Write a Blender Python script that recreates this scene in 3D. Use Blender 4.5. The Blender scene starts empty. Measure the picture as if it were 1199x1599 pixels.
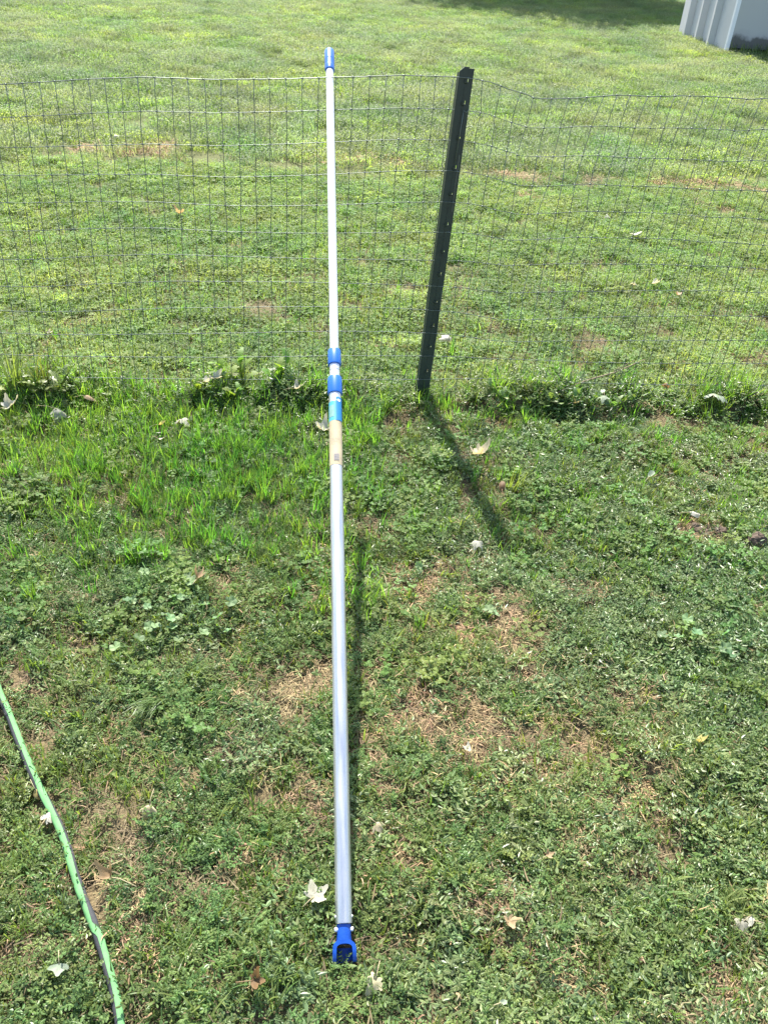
import bpy, bmesh, math, random
import numpy as np
from mathutils import Vector, Matrix, Euler

rng = np.random.default_rng(7)
random.seed(7)
SC = bpy.context.scene
COL = SC.collection
R = math.radians

# ------------------------------------------------------------------ camera
PITCH, ROLL, CAM_H, FPX = R(35.0), R(4.0), 1.55, 1250.0
F = np.array([0, math.cos(PITCH), -math.sin(PITCH)])
R0 = np.array([1.0, 0, 0]); U0 = np.array([0, math.sin(PITCH), math.cos(PITCH)])
RT = math.cos(ROLL) * R0 + math.sin(ROLL) * U0
UP = -math.sin(ROLL) * R0 + math.cos(ROLL) * U0
cam = bpy.data.cameras.new('camera')
cam.sensor_fit = 'VERTICAL'; cam.sensor_height = 36.0; cam.lens = 36.0 * FPX / 1599.0
cam.clip_start = 0.02; cam.clip_end = 2000
co = bpy.data.objects.new('camera', cam); COL.objects.link(co)
m = Matrix(((RT[0], UP[0], -F[0], 0), (RT[1], UP[1], -F[1], 0), (RT[2], UP[2], -F[2], CAM_H), (0, 0, 0, 1)))
co.matrix_world = m
SC.camera = co

# ------------------------------------------------------------------ light
SUN_DIR = Vector((-0.18, 0.80, 1.0)).normalized()          # towards the sun
elev = math.asin(SUN_DIR.z); azim = math.atan2(SUN_DIR.x, SUN_DIR.y)
w = bpy.data.worlds.new('World'); SC.world = w; w.use_nodes = True
nt = w.node_tree; nt.nodes.clear()
sky = nt.nodes.new('ShaderNodeTexSky'); sky.sky_type = 'NISHITA'; sky.sun_disc = False
sky.sun_elevation = elev; sky.sun_rotation = azim
sky.air_density = 1.2; sky.dust_density = 2.0
bg = nt.nodes.new('ShaderNodeBackground'); bg.inputs['Strength'].default_value = 0.12
wo = nt.nodes.new('ShaderNodeOutputWorld')
nt.links.new(sky.outputs[0], bg.inputs[0]); nt.links.new(bg.outputs[0], wo.inputs[0])
sl = bpy.data.lights.new('sun', 'SUN'); sl.energy = 5.0; sl.angle = R(0.5); sl.color = (1.0, 0.95, 0.87)
so = bpy.data.objects.new('sun', sl); COL.objects.link(so)
so.rotation_euler = SUN_DIR.to_track_quat('Z', 'Y').to_euler()
SC.view_settings.view_transform = 'Standard'; SC.view_settings.look = 'None'
SC.view_settings.gamma = 1.0; SC.view_settings.use_curve_mapping = False
SC.view_settings.exposure = 1.6
SC.render.engine = 'CYCLES'
SC.cycles.max_bounces = 8; SC.cycles.transmission_bounces = 4; SC.cycles.diffuse_bounces = 4

# ------------------------------------------------------------------ terrain maths
def _hash(ix, iy, s):
    v = np.sin(ix * 127.1 + iy * 311.7 + s * 74.7) * 43758.5453
    return v - np.floor(v)
def vnoise(x, y, s=0):
    ix, iy = np.floor(x), np.floor(y); fx, fy = x - ix, y - iy
    fx = fx * fx * (3 - 2 * fx); fy = fy * fy * (3 - 2 * fy)
    a, b = _hash(ix, iy, s), _hash(ix + 1, iy, s); c, d = _hash(ix, iy + 1, s), _hash(ix + 1, iy + 1, s)
    return (a * (1 - fx) + b * fx) * (1 - fy) + (c * (1 - fx) + d * fx) * fy
def fbm(x, y, s=0, o=3):
    t = 0; a = 0.5; n = 0
    for i in range(o):
        t = t + a * vnoise(x, y, s + i * 13); n += a; a *= 0.5; x = x * 2.03 + 5.1; y = y * 2.03 + 1.7
    return t / n
def bank_n(x):                     # where along the fence the growth has built up
    x = np.asarray(x, float)
    t = 0
    for c, w_, a in ((-1.75, .30, 1), (-1.38, .16, .9), (-.72, .14, .75), (-.42, .20, 1), (.13, .07, .35), (.58, .24, 1), (1.02, .10, .7), (1.45, .22, 1), (1.95, .3, 1)):
        t = np.maximum(t, a * np.exp(-((x - c) / w_) ** 2))
    return t * .75 + .25 * vnoise(x * 9, x * 0, 63)
def terrain(x, y):
    x = np.asarray(x, float); y = np.asarray(y, float)
    base = 0.03 * np.where(y < 4, 0, np.where(y < 10, (y - 4) ** 2 / 12, 3 + (y - 10)))
    base = np.where(y > 45, 1.14 + (y - 45) * 0.012, base)
    near = np.clip(1 - (y - 6) / 6, 0, 1)
    b = (fbm(x * 4, y * 4, 3) - 0.5) * 0.05 * near + (fbm(x * 15, y * 15, 9) - 0.5) * 0.030 * near
    fd = y - (3.0 + .13 * x)                       # low bank that has built up under the fence
    fd = fd + .05 * (vnoise(x * 5, x * 0 + 3, 64) - .5)
    st = np.clip((fd + .085) / .055, 0, 1); st = st * st * (3 - 2 * st)
    b = b + (.012 + 0.046 * np.clip((bank_n(x) - .42) / .25, 0, 1)) * st * np.clip(1 - (fd - .05) / .7, 0, 1)
    b = b + (fbm(x * .5, y * .5, 21) - .5) * .12 * np.clip((y - 5) / 6, 0, 1)
    return base + b
def ray(px, py):
    return F + (px - 599.5) / FPX * RT + (799.5 - py) / FPX * UP
def gp(px, py, dz=0.0):
    """ground point that the photograph shows at (px, py), in metres"""
    d = ray(px, py); t = 0.3
    while t < 90:
        p = np.array([0, 0, CAM_H]) + t * d
        if p[2] < terrain(p[0], p[1]) + dz: break
        t += 0.004 + t * 0.0015
    return Vector((p[0], p[1], float(terrain(p[0], p[1]))))
def project(x, y, z):
    v = np.stack([x, y, z - CAM_H], -1)
    zz = v @ F
    return 599.5 + FPX * (v @ RT) / zz, 799.5 - FPX * (v @ UP) / zz, zz
def depth(p): return (np.array([p[0], p[1], p[2] - CAM_H]) @ F)
def fence_y(x): return 3.0 + 0.13 * x

# ------------------------------------------------------------------ helpers
def link(o, parent=None):
    COL.objects.link(o)
    if parent is not None: o.parent = parent
    return o
def tag(o, label=None, cat=None, group=None, kind=None):
    if label: o['label'] = label
    if cat: o['category'] = cat
    if group: o['group'] = group
    if kind: o['kind'] = kind
    return o
def empty(name, loc, label, cat, group=None, rot=(0, 0, 0)):
    o = bpy.data.objects.new(name, None); o.location = loc; o.rotation_euler = rot
    o.empty_display_size = 0.05
    return tag(link(o), label, cat, group)
def mesh_from(name, verts, faces, mat=None, smooth=True, tint=None):
    me = bpy.data.meshes.new(name); me.from_pydata([tuple(v) for v in verts], [], faces)
    if mat is not None: me.materials.append(mat)
    if smooth: me.shade_smooth()
    if tint is not None:
        a = me.attributes.new('tint', 'FLOAT', 'POINT'); a.data.foreach_set('value', np.asarray(tint, np.float32))
    return me
def obj(name, me, parent=None, loc=(0, 0, 0), rot=(0, 0, 0)):
    o = bpy.data.objects.new(name, me); o.location = loc; o.rotation_euler = rot
    return link(o, parent)

class MB:
    def __init__(s): s.v = []; s.f = []; s.t = []
    def add(s, v, f, t=None):
        n = len(s.v); s.v += [tuple(p) for p in v]; s.f += [tuple(i + n for i in q) for q in f]
        s.t += (list(t) if t is not None else [0.5] * len(v))
    def box(s, x0, x1, y0, y1, z0, z1):
        s.add([(x0, y0, z0), (x1, y0, z0), (x1, y1, z0), (x0, y1, z0), (x0, y0, z1), (x1, y0, z1), (x1, y1, z1), (x0, y1, z1)],
              [(0, 3, 2, 1), (4, 5, 6, 7), (0, 1, 5, 4), (1, 2, 6, 5), (2, 3, 7, 6), (3, 0, 4, 7)])
    def tube(s, pts, rad, n=8, cap=True, flat=(1.0, 1.0)):
        pts = [Vector(p) for p in pts]; k = len(pts)
        rad = rad if hasattr(rad, '__len__') else [rad] * k
        V = []; ref = None
        for i, p in enumerate(pts):
            d = (pts[min(i + 1, k - 1)] - pts[max(i - 1, 0)]).normalized()
            if ref is None:
                ref = Vector((0, 0, 1)) if abs(d.z) < .9 else Vector((0, 1, 0))
            a = d.cross(ref).normalized(); b = a.cross(d).normalized(); ref = b
            for j in range(n):
                t = 2 * math.pi * j / n
                V.append(p + a * (math.cos(t) * rad[i] * flat[0]) + b * (math.sin(t) * rad[i] * flat[1]))
        Fc = [(i * n + j, i * n + (j + 1) % n, (i + 1) * n + (j + 1) % n, (i + 1) * n + j) for i in range(k - 1) for j in range(n)]
        if cap: Fc += [tuple(range(n - 1, -1, -1)), tuple((k - 1) * n + j for j in range(n))]
        s.add(V, Fc)
    def lathe(s, prof, n=28, cap=True):          # (radius, height) along local z
        V = [(r * math.cos(2 * math.pi * j / n), r * math.sin(2 * math.pi * j / n), z) for r, z in prof for j in range(n)]
        k = len(prof)
        Fc = [(i * n + j, i * n + (j + 1) % n, (i + 1) * n + (j + 1) % n, (i + 1) * n + j) for i in range(k - 1) for j in range(n)]
        if cap: Fc += [tuple(range(n - 1, -1, -1)), tuple((k - 1) * n + j for j in range(n))]
        s.add(V, Fc)
    def build(s, name, mat=None, parent=None, smooth=True, loc=(0, 0, 0), rot=(0, 0, 0)):
        return obj(name, mesh_from(name, s.v, s.f, mat, smooth, s.t), parent, loc, rot)
def sharp(o, ang=35):
    o.data.set_sharp_from_angle(angle=R(ang)); return o

# ------------------------------------------------------------------ materials
def principled(name):
    mt = bpy.data.materials.new(name); mt.use_nodes = True
    return mt, mt.node_tree, mt.node_tree.nodes['Principled BSDF']
def rgb(c): return (c[0], c[1], c[2], 1)
def simple(name, c, rough=.5, metal=0, spec=.5, noise=.12, nscale=30, bump=0):
    mt, t, b = principled(name)
    n = t.nodes.new('ShaderNodeTexNoise'); n.inputs['Scale'].default_value = nscale; n.inputs['Detail'].default_value = 5
    tc = t.nodes.new('ShaderNodeTexCoord'); t.links.new(tc.outputs['Object'], n.inputs['Vector'])
    mx = t.nodes.new('ShaderNodeMix'); mx.data_type = 'RGBA'
    mx.inputs['A'].default_value = rgb([v * (1 - noise) for v in c]); mx.inputs['B'].default_value = rgb([min(1, v * (1 + noise)) for v in c])
    t.links.new(n.outputs['Fac'], mx.inputs['Factor']); t.links.new(mx.outputs['Result'], b.inputs['Base Color'])
    b.inputs['Roughness'].default_value = rough; b.inputs['Metallic'].default_value = metal
    b.inputs['Specular IOR Level'].default_value = spec
    if bump:
        bp = t.nodes.new('ShaderNodeBump'); bp.inputs['Strength'].default_value = bump; bp.inputs['Distance'].default_value = .003
        t.links.new(n.outputs['Fac'], bp.inputs['Height']); t.links.new(bp.outputs[0], b.inputs['Normal'])
    return mt
def leafmat(name, ca, cb, trans, tfac=.4, rough=.42, spec=.5, hv=.03, vv=.35, drift=1.0):
    """leaf: colour runs with the blade's own tint; each instance a little different"""
    mt, t, b = principled(name)
    at = t.nodes.new('ShaderNodeAttribute'); at.attribute_name = 'tint'
    oi = t.nodes.new('ShaderNodeObjectInfo')
    mx = t.nodes.new('ShaderNodeMix'); mx.data_type = 'RGBA'
    mx.inputs['A'].default_value = rgb(ca); mx.inputs['B'].default_value = rgb(cb)
    t.links.new(at.outputs['Fac'], mx.inputs['Factor'])
    hs = t.nodes.new('ShaderNodeHueSaturation')
    mr = t.nodes.new('ShaderNodeMapRange'); mr.inputs['To Min'].default_value = .5 - hv; mr.inputs['To Max'].default_value = .5 + hv
    mv = t.nodes.new('ShaderNodeMapRange'); mv.inputs['To Min'].default_value = 1 - vv; mv.inputs['To Max'].default_value = 1 + vv
    wn = t.nodes.new('ShaderNodeTexWhiteNoise'); wn.noise_dimensions = '1D'
    t.links.new(oi.outputs['Random'], mr.inputs['Value']); t.links.new(oi.outputs['Random'], wn.inputs['W'])
    t.links.new(wn.outputs['Value'], mv.inputs['Value'])
    t.links.new(mr.outputs[0], hs.inputs['Hue']); t.links.new(mv.outputs[0], hs.inputs['Value'])
    ge = t.nodes.new('ShaderNodeNewGeometry'); dn = t.nodes.new('ShaderNodeTexNoise'); dn.inputs['Scale'].default_value = .9; dn.inputs['Detail'].default_value = 4
    t.links.new(ge.outputs['Position'], dn.inputs['Vector'])
    dr = t.nodes.new('ShaderNodeValToRGB'); dr.color_ramp.elements[0].position = .34; dr.color_ramp.elements[1].position = .66
    dr.color_ramp.elements[0].color = (.74, .86, .80, 1); dr.color_ramp.elements[1].color = (1.18, 1.08, 1.0, 1); t.links.new(dn.outputs['Fac'], dr.inputs[0])
    md = t.nodes.new('ShaderNodeMix'); md.data_type = 'RGBA'; md.blend_type = 'MULTIPLY'; md.inputs['Factor'].default_value = drift
    t.links.new(mx.outputs['Result'], md.inputs['A']); t.links.new(dr.outputs[0], md.inputs['B'])
    t.links.new(md.outputs['Result'], hs.inputs['Color']); t.links.new(hs.outputs[0], b.inputs['Base Color'])
    b.inputs['Roughness'].default_value = rough; b.inputs['Specular IOR Level'].default_value = spec
    tr = t.nodes.new('ShaderNodeBsdfTranslucent')
    m2 = t.nodes.new('ShaderNodeMix'); m2.data_type = 'RGBA'; m2.blend_type = 'MULTIPLY'; m2.inputs['Factor'].default_value = 1
    t.links.new(hs.outputs[0], m2.inputs['A']); m2.inputs['B'].default_value = rgb(trans)
    t.links.new(m2.outputs['Result'], tr.inputs['Color'])
    ms = t.nodes.new('ShaderNodeMixShader'); ms.inputs[0].default_value = tfac
    t.links.new(b.outputs[0], ms.inputs[1]); t.links.new(tr.outputs[0], ms.inputs[2])
    t.links.new(ms.outputs[0], t.nodes['Material Output'].inputs['Surface'])
    return mt

M = {}
M['grass'] = leafmat('grass_blade', (.088, .132, .04), (.135, .185, .06), (2.4, 2.4, 1.0), tfac=.36, spec=.38)
M['bright'] = leafmat('bright_grass', (.070, .15, .032), (.112, .20, .05), (2.5, 2.6, .9), spec=.4)
M['weed'] = leafmat('weed_leaf', (.088, .136, .045), (.135, .19, .062), (2.2, 2.3, 1.0), tfac=.30, rough=.42, spec=.45)
M['leafy'] = leafmat('leafy_weed', (.118, .168, .07), (.175, .225, .10), (1.9, 1.95, .9), tfac=.28, rough=.40, spec=.5)
M['clover'] = leafmat('clover_leaf', (.085, .142, .036), (.12, .18, .05), (2.4, 2.4, .8), tfac=.38, rough=.55, spec=.25)
M['pale'] = leafmat('pale_meadow_grass', (.13, .17, .09), (.19, .23, .135), (1.85, 1.95, 1.1), rough=.55, spec=.28)
M['lawn'] = leafmat('lawn_leaf', (.115, .178, .062), (.17, .235, .092), (2.3, 2.3, .95), tfac=.42, rough=.55, spec=.28)
M['straw'] = leafmat('dry_straw', (.26, .18, .10), (.41, .30, .18), (1, .9, .7), tfac=.15, rough=.7, spec=.2)
M['thatch'] = leafmat('old_thatch', (.13, .10, .06), (.22, .175, .105), (1, .9, .7), tfac=.1, rough=.75, spec=.2)
M['mallow'] = leafmat('mallow_leaf', (.11, .19, .085), (.17, .25, .13), (1.6, 1.9, .8), tfac=.3, rough=.6, spec=.25)
M['lettuce'] = leafmat('lobed_leaf', (.10, .175, .03), (.14, .215, .045), (1.7, 1.75, .7), tfac=.42, spec=.25, rough=.55)
M['alu'] = simple('brushed_aluminium', (.58, .59, .61), .47, .95, noise=.05, nscale=60)
for mt_ in (M['alu'],):
    t_ = mt_.node_tree; b_ = t_.nodes['Principled BSDF']; tc_ = t_.nodes.new('ShaderNodeTexCoord'); mp_ = t_.nodes.new('ShaderNodeMapping'); mp_.inputs['Scale'].default_value = (90, 90, 7)
    n_ = t_.nodes.new('ShaderNodeTexNoise'); n_.inputs['Scale'].default_value = 1; n_.inputs['Detail'].default_value = 6; t_.links.new(tc_.outputs['Object'], mp_.inputs[0]); t_.links.new(mp_.outputs[0], n_.inputs['Vector'])
    r_ = t_.nodes.new('ShaderNodeMapRange'); r_.inputs['From Min'].default_value = .3; r_.inputs['From Max'].default_value = .7; r_.inputs['To Min'].default_value = .36; r_.inputs['To Max'].default_value = .58
    t_.links.new(n_.outputs['Fac'], r_.inputs['Value']); t_.links.new(r_.outputs[0], b_.inputs['Roughness'])
    q_ = t_.nodes.new('ShaderNodeBump'); q_.inputs['Strength'].default_value = .12; q_.inputs['Distance'].default_value = .001; t_.links.new(n_.outputs['Fac'], q_.inputs['Height']); t_.links.new(q_.outputs[0], b_.inputs['Normal'])
M['alu2'] = simple('pale_aluminium', (.72, .72, .74), .45, .85, noise=.04, nscale=60)
M['blue'] = simple('blue_plastic', (.01, .115, .46), .36, 0, .5, noise=.08)
M['blue_dark'] = simple('deep_blue_plastic', (.006, .06, .33), .42, 0, .4, noise=.25, nscale=70, bump=.3)
M['white_plastic'] = simple('white_plastic', (.75, .75, .73), .4)
M['label_blue'] = simple('blue_print', (.008, .17, .40), .5, noise=.06)
M['label_teal'] = simple('teal_print', (.06, .36, .46), .45, noise=.25, nscale=70)
M['label_pale'] = simple('faded_teal_print', (.17, .33, .29), .5, noise=.2, nscale=80)
M['paper'] = simple('faded_paper', (.42, .35, .22), .75, noise=.45, nscale=22)
M['ink'] = simple('grey_ink', (.22, .21, .22), .7)
M['post'] = simple('dark_green_enamel', (.024, .038, .032), .5, 0, .4, noise=.35, nscale=18, bump=.2)
M['wire'] = simple('galvanised_wire', (.15, .175, .155), .45, .55, noise=.25, nscale=40)
M['hose_green'] = simple('hose_green', (.105, .255, .10), .75, 0, .25, noise=.3, nscale=45, bump=.5)
M['hose_grey'] = simple('hose_grey', (.034, .036, .04), .75, 0, .3, noise=.25, nscale=90, bump=.4)
M['bark'] = simple('bark', (.10, .075, .05), .9, noise=.4, nscale=8, bump=.6)
M['twig'] = simple('dry_twig', (.19, .14, .09), .85, noise=.3, nscale=60)
M['crown'] = leafmat('tree_leaf', (.05, .09, .025), (.08, .12, .03), (2, 2, 1))
M['soil_clod'] = simple('soil_clod', (.085, .06, .042), .95, noise=.5, nscale=50, bump=1)
M['trim'] = simple('white_trim_paint', (.74, .75, .78), .5, noise=.04, nscale=6)
M['void'] = simple('under_floor_shade', (.02, .018, .016), .9)  # near-black, stands in for the shade under the shed floor

def leaf_litter(name, ca, cb, tfac=.45):
    mt = leafmat(name, ca, cb, (1, .9, .6), tfac=tfac, rough=.6, spec=.3, hv=.01, vv=.1, drift=0)
    return mt
LM = {'white': leaf_litter('bleached_leaf', (.42, .41, .34), (.56, .54, .45)),
      'cream': leaf_litter('cream_leaf', (.43, .37, .23), (.55, .49, .33)),
      'grey': leaf_litter('grey_leaf', (.30, .29, .23), (.42, .41, .33)),
      'tan': leaf_litter('tan_leaf', (.32, .22, .12), (.42, .31, .19)),
      'yellow': leaf_litter('yellow_leaf', (.42, .35, .11), (.50, .42, .17)),
      'brown': leaf_litter('brown_leaf', (.15, .085, .045), (.22, .13, .07)),
      'palegreen': leaf_litter('pale_green_leaf', (.28, .34, .24), (.38, .44, .33))}

# painted shed wall with mould speckle near the foot (a stain of its own)
mt, t, b = principled('shed_paint_mould'); M['shed_front'] = mt
tc = t.nodes.new('ShaderNodeTexCoord'); sx = t.nodes.new('ShaderNodeSeparateXYZ'); t.links.new(tc.outputs['Object'], sx.inputs[0])
n1 = t.nodes.new('ShaderNodeTexNoise'); n1.inputs['Scale'].default_value = 3.2; n1.inputs['Detail'].default_value = 8; t.links.new(tc.outputs['Object'], n1.inputs['Vector'])
ad = t.nodes.new('ShaderNodeMath'); ad.operation = 'MULTIPLY_ADD'; t.links.new(n1.outputs['Fac'], ad.inputs[0]); ad.inputs[1].default_value = -.5; t.links.new(sx.outputs['Z'], ad.inputs[2])
cr = t.nodes.new('ShaderNodeValToRGB'); t.links.new(ad.outputs[0], cr.inputs[0])
cr.color_ramp.elements[0].position = .0; cr.color_ramp.elements[0].color = (.09, .09, .088, 1)
cr.color_ramp.elements[1].position = .17; cr.color_ramp.elements[1].color = (.40, .405, .40, 1)
e = cr.color_ramp.elements.new(.07); e.color = (.36, .36, .37, 1)
t.links.new(cr.outputs[0], b.inputs['Base Color']); b.inputs['Roughness'].default_value = .55
M['shed_side'] = simple('shed_side_paint', (.50, .50, .51), .5, noise=.06, nscale=3)

# soil / thatch / far turf
mt, t, b = principled('lawn_soil'); M['soil'] = mt
tc = t.nodes.new('ShaderNodeTexCoord')
def noise(sc, det=6, rough=.6):
    n = t.nodes.new('ShaderNodeTexNoise'); n.inputs['Scale'].default_value = sc; n.inputs['Detail'].default_value = det; n.inputs['Roughness'].default_value = rough
    t.links.new(tc.outputs['Object'], n.inputs['Vector']); return n
na, nb, nc = noise(9), noise(160, 3), noise(2.2)
r1 = t.nodes.new('ShaderNodeValToRGB'); r1.color_ramp.elements[0].color = (.075, .052, .034, 1); r1.color_ramp.elements[1].color = (.20, .145, .085, 1)
r1.color_ramp.elements[0].position = .3; r1.color_ramp.elements[1].position = .7
t.links.new(nb.outputs['Fac'], r1.inputs[0])
r2 = t.nodes.new('ShaderNodeValToRGB'); r2.color_ramp.elements[0].color = (.05, .075, .022, 1); r2.color_ramp.elements[1].color = (.10, .14, .045, 1)
t.links.new(nb.outputs['Fac'], r2.inputs[0])
sx = t.nodes.new('ShaderNodeSeparateXYZ'); t.links.new(tc.outputs['Object'], sx.inputs[0])
mr = t.nodes.new('ShaderNodeMapRange'); mr.inputs['From Min'].default_value = 2.6; mr.inputs['From Max'].default_value = 9.0; mr.inputs['To Min'].default_value = .15; mr.inputs['To Max'].default_value = .85
t.links.new(sx.outputs['Y'], mr.inputs['Value'])
mx = t.nodes.new('ShaderNodeMix'); mx.data_type = 'RGBA'; t.links.new(mr.outputs[0], mx.inputs['Factor'])
t.links.new(r1.outputs[0], mx.inputs['A']); t.links.new(r2.outputs[0], mx.inputs['B']); t.links.new(mx.outputs['Result'], b.inputs['Base Color'])
b.inputs['Roughness'].default_value = .95; b.inputs['Specular IOR Level'].default_value = .15
bp = t.nodes.new('ShaderNodeBump'); bp.inputs['Strength'].default_value = .7; bp.inputs['Distance'].default_value = .008
t.links.new(nb.outputs['Fac'], bp.inputs['Height']); t.links.new(bp.outputs[0], b.inputs['Normal'])

# ------------------------------------------------------------------ ground sheet
def grid_axis(pts):
    out = []
    for a, b_, n in pts: out += list(np.linspace(a, b_, n, endpoint=False))
    return np.array(out + [pts[-1][1]])
gx = grid_axis([(-300, -40, 10), (-40, -6, 30), (-6, -2.2, 24), (-2.2, 2.2, 180), (2.2, 6, 24), (6, 40, 30), (40, 300, 10)])
gy = grid_axis([(-60, -1, 12), (-1, .3, 16), (.3, 2.5, 90), (2.5, 3.6, 110), (3.6, 10, 70), (10, 46, 60), (46, 700, 16)])
GX, GY = np.meshgrid(gx, gy); GZ = terrain(GX, GY)
nx, ny = len(gx), len(gy)
V = np.stack([GX, GY, GZ], -1).reshape(-1, 3)
Fc = [(j * nx + i, j * nx + i + 1, (j + 1) * nx + i + 1, (j + 1) * nx + i) for j in range(ny - 1) for i in range(nx - 1)]
g = obj('ground', mesh_from('ground', V, Fc, M['soil'])); tag(g, 'mown lawn rising gently behind the wire fence', 'ground', kind='structure')

# ------------------------------------------------------------------ tree beyond (its shade falls on the far lawn)
def tree(loc, label):
    tr = empty('shade_tree', loc, label, 'tree')
    k = MB(); k.tube([(0, 0, -.2), (.05, 0, 1.5), (-.05, .1, 3.4), (.1, .05, 6), (0, 0, 9)], [.34, .27, .22, .15, .05], 10)
    for i in range(9):
        a = i * 2.4; z = 3.2 + i * .6; L = 4.2 - i * .25
        k.tube([(0, 0, z), (math.cos(a) * L * .5, math.sin(a) * L * .5, z + .9), (math.cos(a) * L, math.sin(a) * L, z + 1.7)], [.11, .07, .02], 6)
    k.build('trunk', M['bark'], tr)
    c = MB(); r_ = np.random.default_rng(3)
    cl = [(r_.normal(0, 2.3), r_.normal(0, 1.6), r_.uniform(4.0, 11.5)) for _ in range(80)]
    for (x, y, z) in cl:
        for _ in range(150):
            d = r_.normal(0, .62, 3); p = np.array([x, y, z]) + d
            a = r_.normal(size=3); a /= np.linalg.norm(a); q = np.cross(a, r_.normal(size=3)); q /= np.linalg.norm(q); s = r_.uniform(.2, .33)
            c.add([p - a * s, p + q * s * .5, p + a * s, p - q * s * .5], [(0, 1, 2, 3)], [r_.uniform()] * 4)
    c.build('crown', M['crown'], tr, smooth=False)
    return tr
tp = (4.2, 32.8, float(terrain(4.2, 32.8)))
tree(tp, 'broad leafy tree whose shade darkens the far lawn left of the shed')

# ------------------------------------------------------------------ shed
sc_ = gp(1132, 84); sl_ = gp(1058, 53)
ang = math.atan2(sl_.y - sc_.y, sl_.x - sc_.x) - math.pi / 2     # local +y runs along the ribbed side
LEN = (sl_ - sc_).length; HT = 2.4; WID = 4.2
sh = empty('storage_shed', (sc_.x, sc_.y, sc_.z), 'pale painted storage shed with ribbed side at the far right', 'shed', rot=(0, 0, ang))
nP = 4; pw = LEN / nP
slope = (sl_.z - sc_.z) / LEN
for i in range(nP):
    y0, y1 = i * pw, (i + 1) * pw
    p = MB(); p.box(.0, .03, y0 + (.13 if i else .06), y1 - .002, slope * y0 - .02, HT)
    p.build('wall_panel', M['shed_side'], sh, smooth=False)
    if i:
        q = MB(); d = .12
        z0 = slope * y0 - .02
        pr = [(.03, y0 - .0), (-d, y0 + .03), (-d, y0 + .10), (.03, y0 + .13)]
        q.add([(x, y, z0) for x, y in pr] + [(x, y, HT - .01) for x, y in pr], [(0, 1, 5, 4), (1, 2, 6, 5), (2, 3, 7, 6), (3, 0, 4, 7), (4, 5, 6, 7), (3, 2, 1, 0)])
        q.build('rib', M['shed_side'], sh, smooth=False)
p = MB(); p.box(.04, WID, -.0, .03, .1, HT); p.build('front_wall', M['shed_front'], sh, smooth=False)
p = MB(); p.box(-.03, .037, -.015, .06, -.02, HT + .003); p.build('corner_trim', M['trim'], sh, smooth=False)
p = MB(); p.box(.06, WID - .05, .06, .14, -.35, .097); p.box(.06, WID - .05, LEN - .4, LEN - .3, -.3, .097); p.build('gap_shade_plate', M['void'], sh, smooth=False)  # dark plates put in as the shade in the gap below the wall
p = MB(); p.box(WID, WID + .03, .0, LEN, .0, HT); p.box(.03, WID, LEN - .03, LEN, .05, HT); p.build('rear_wall', M['shed_side'], sh, smooth=False)
p = MB(); p.add([(-.12, -.1, HT + .004), (WID + .12, -.1, HT + .004), (WID + .12, LEN + .1, HT + .004), (-.12, LEN + .1, HT + .004),
       (WID / 2, -.1, HT + .9), (WID / 2, LEN + .1, HT + .9)], [(3, 2, 1, 0), (0, 4, 5, 3), (1, 2, 5, 4), (0, 1, 4), (2, 3, 5)])
p.build('roof', M['hose_grey'], sh, smooth=False)

# ------------------------------------------------------------------ wire fence
fen = empty('wire_fence', (0, 3.0, 0), 'galvanised welded wire mesh fence running across the lawn', 'fence')
LEANX = ([-2.6, -1.6, -.9, -.3, .0, .25, .45, .65, .95, 1.3, 2.6], [.05, .06, .03, .02, .03, .03, .04, .045, .03, .01, .0])
TOPX = [-2.6, -1.319, -1.07, -.87, -.64, -.41, -.28, -.04, .145, .2, .265, .333, .409, .512, .666, .778, .913, 1.03, 1.14, 1.23, 2.6]
TOPZ = [1.14, 1.131, 1.157, 1.174, 1.177, 1.193, 1.203, 1.217, 1.218, 1.215, 1.206, 1.184, 1.165, 1.172, 1.19, 1.191, 1.199, 1.202, 1.2, 1.21, 1.2]
NR = 12
def fpt(u, v, jit=True):
    """u: metres along the fence at its foot, v: 0 foot .. 1 top wire -> local point"""
    x = u + float(np.interp(u, *LEANX)) * v
    top = float(np.interp(x, TOPX, TOPZ))
    z = .012 + (top - .012) * v
    # slack rows: the upper wires ripple, most of all right of the post
    k = math.exp(-((u - .45) / .22) ** 2)
    z += .011 * math.sin(u * 3.3 + v * 9) * math.sin(math.pi * v)
    y = .13 * x + .022 * math.sin(u * 2.3 + 1) * v - .05 * math.exp(-((u + .3) / .3) ** 2) * v ** 3 + k * .03 * math.sin(v * 16)
    if jit:
        h = math.sin(u * 91.7 + v * 57.3) * 43758.5; h -= math.floor(h)
        x += (h - .5) * (.004 + .018 * k * (v > .5)) + k * .010 * math.sin(v * 23 + u * 30) * v
        x += .022 * v ** 7 * max(0, min(1, (u - .2) / .25))
    return Vector((x, y, z))
us = np.arange(-2.35, 2.45, .0532)
us = us + rng.normal(0, .0012, len(us))
for i in range(NR + 1):
    v = i / NR
    w_ = MB(); pts = []
    for u in us:
        pts.append(fpt(u, v) + Vector((0, -.002, 0)))
        u2 = u + .0266
        pp = fpt(u2, v); q = fpt(u, v)
        pts.append(Vector((q.x + .0266, pp.y - .002, pp.z + rng.normal(0, .0005))))
    w_.tube(pts, .0011 if i < NR else .0015, 5)
    w_.build('line_wire', M['wire'], fen)
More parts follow.
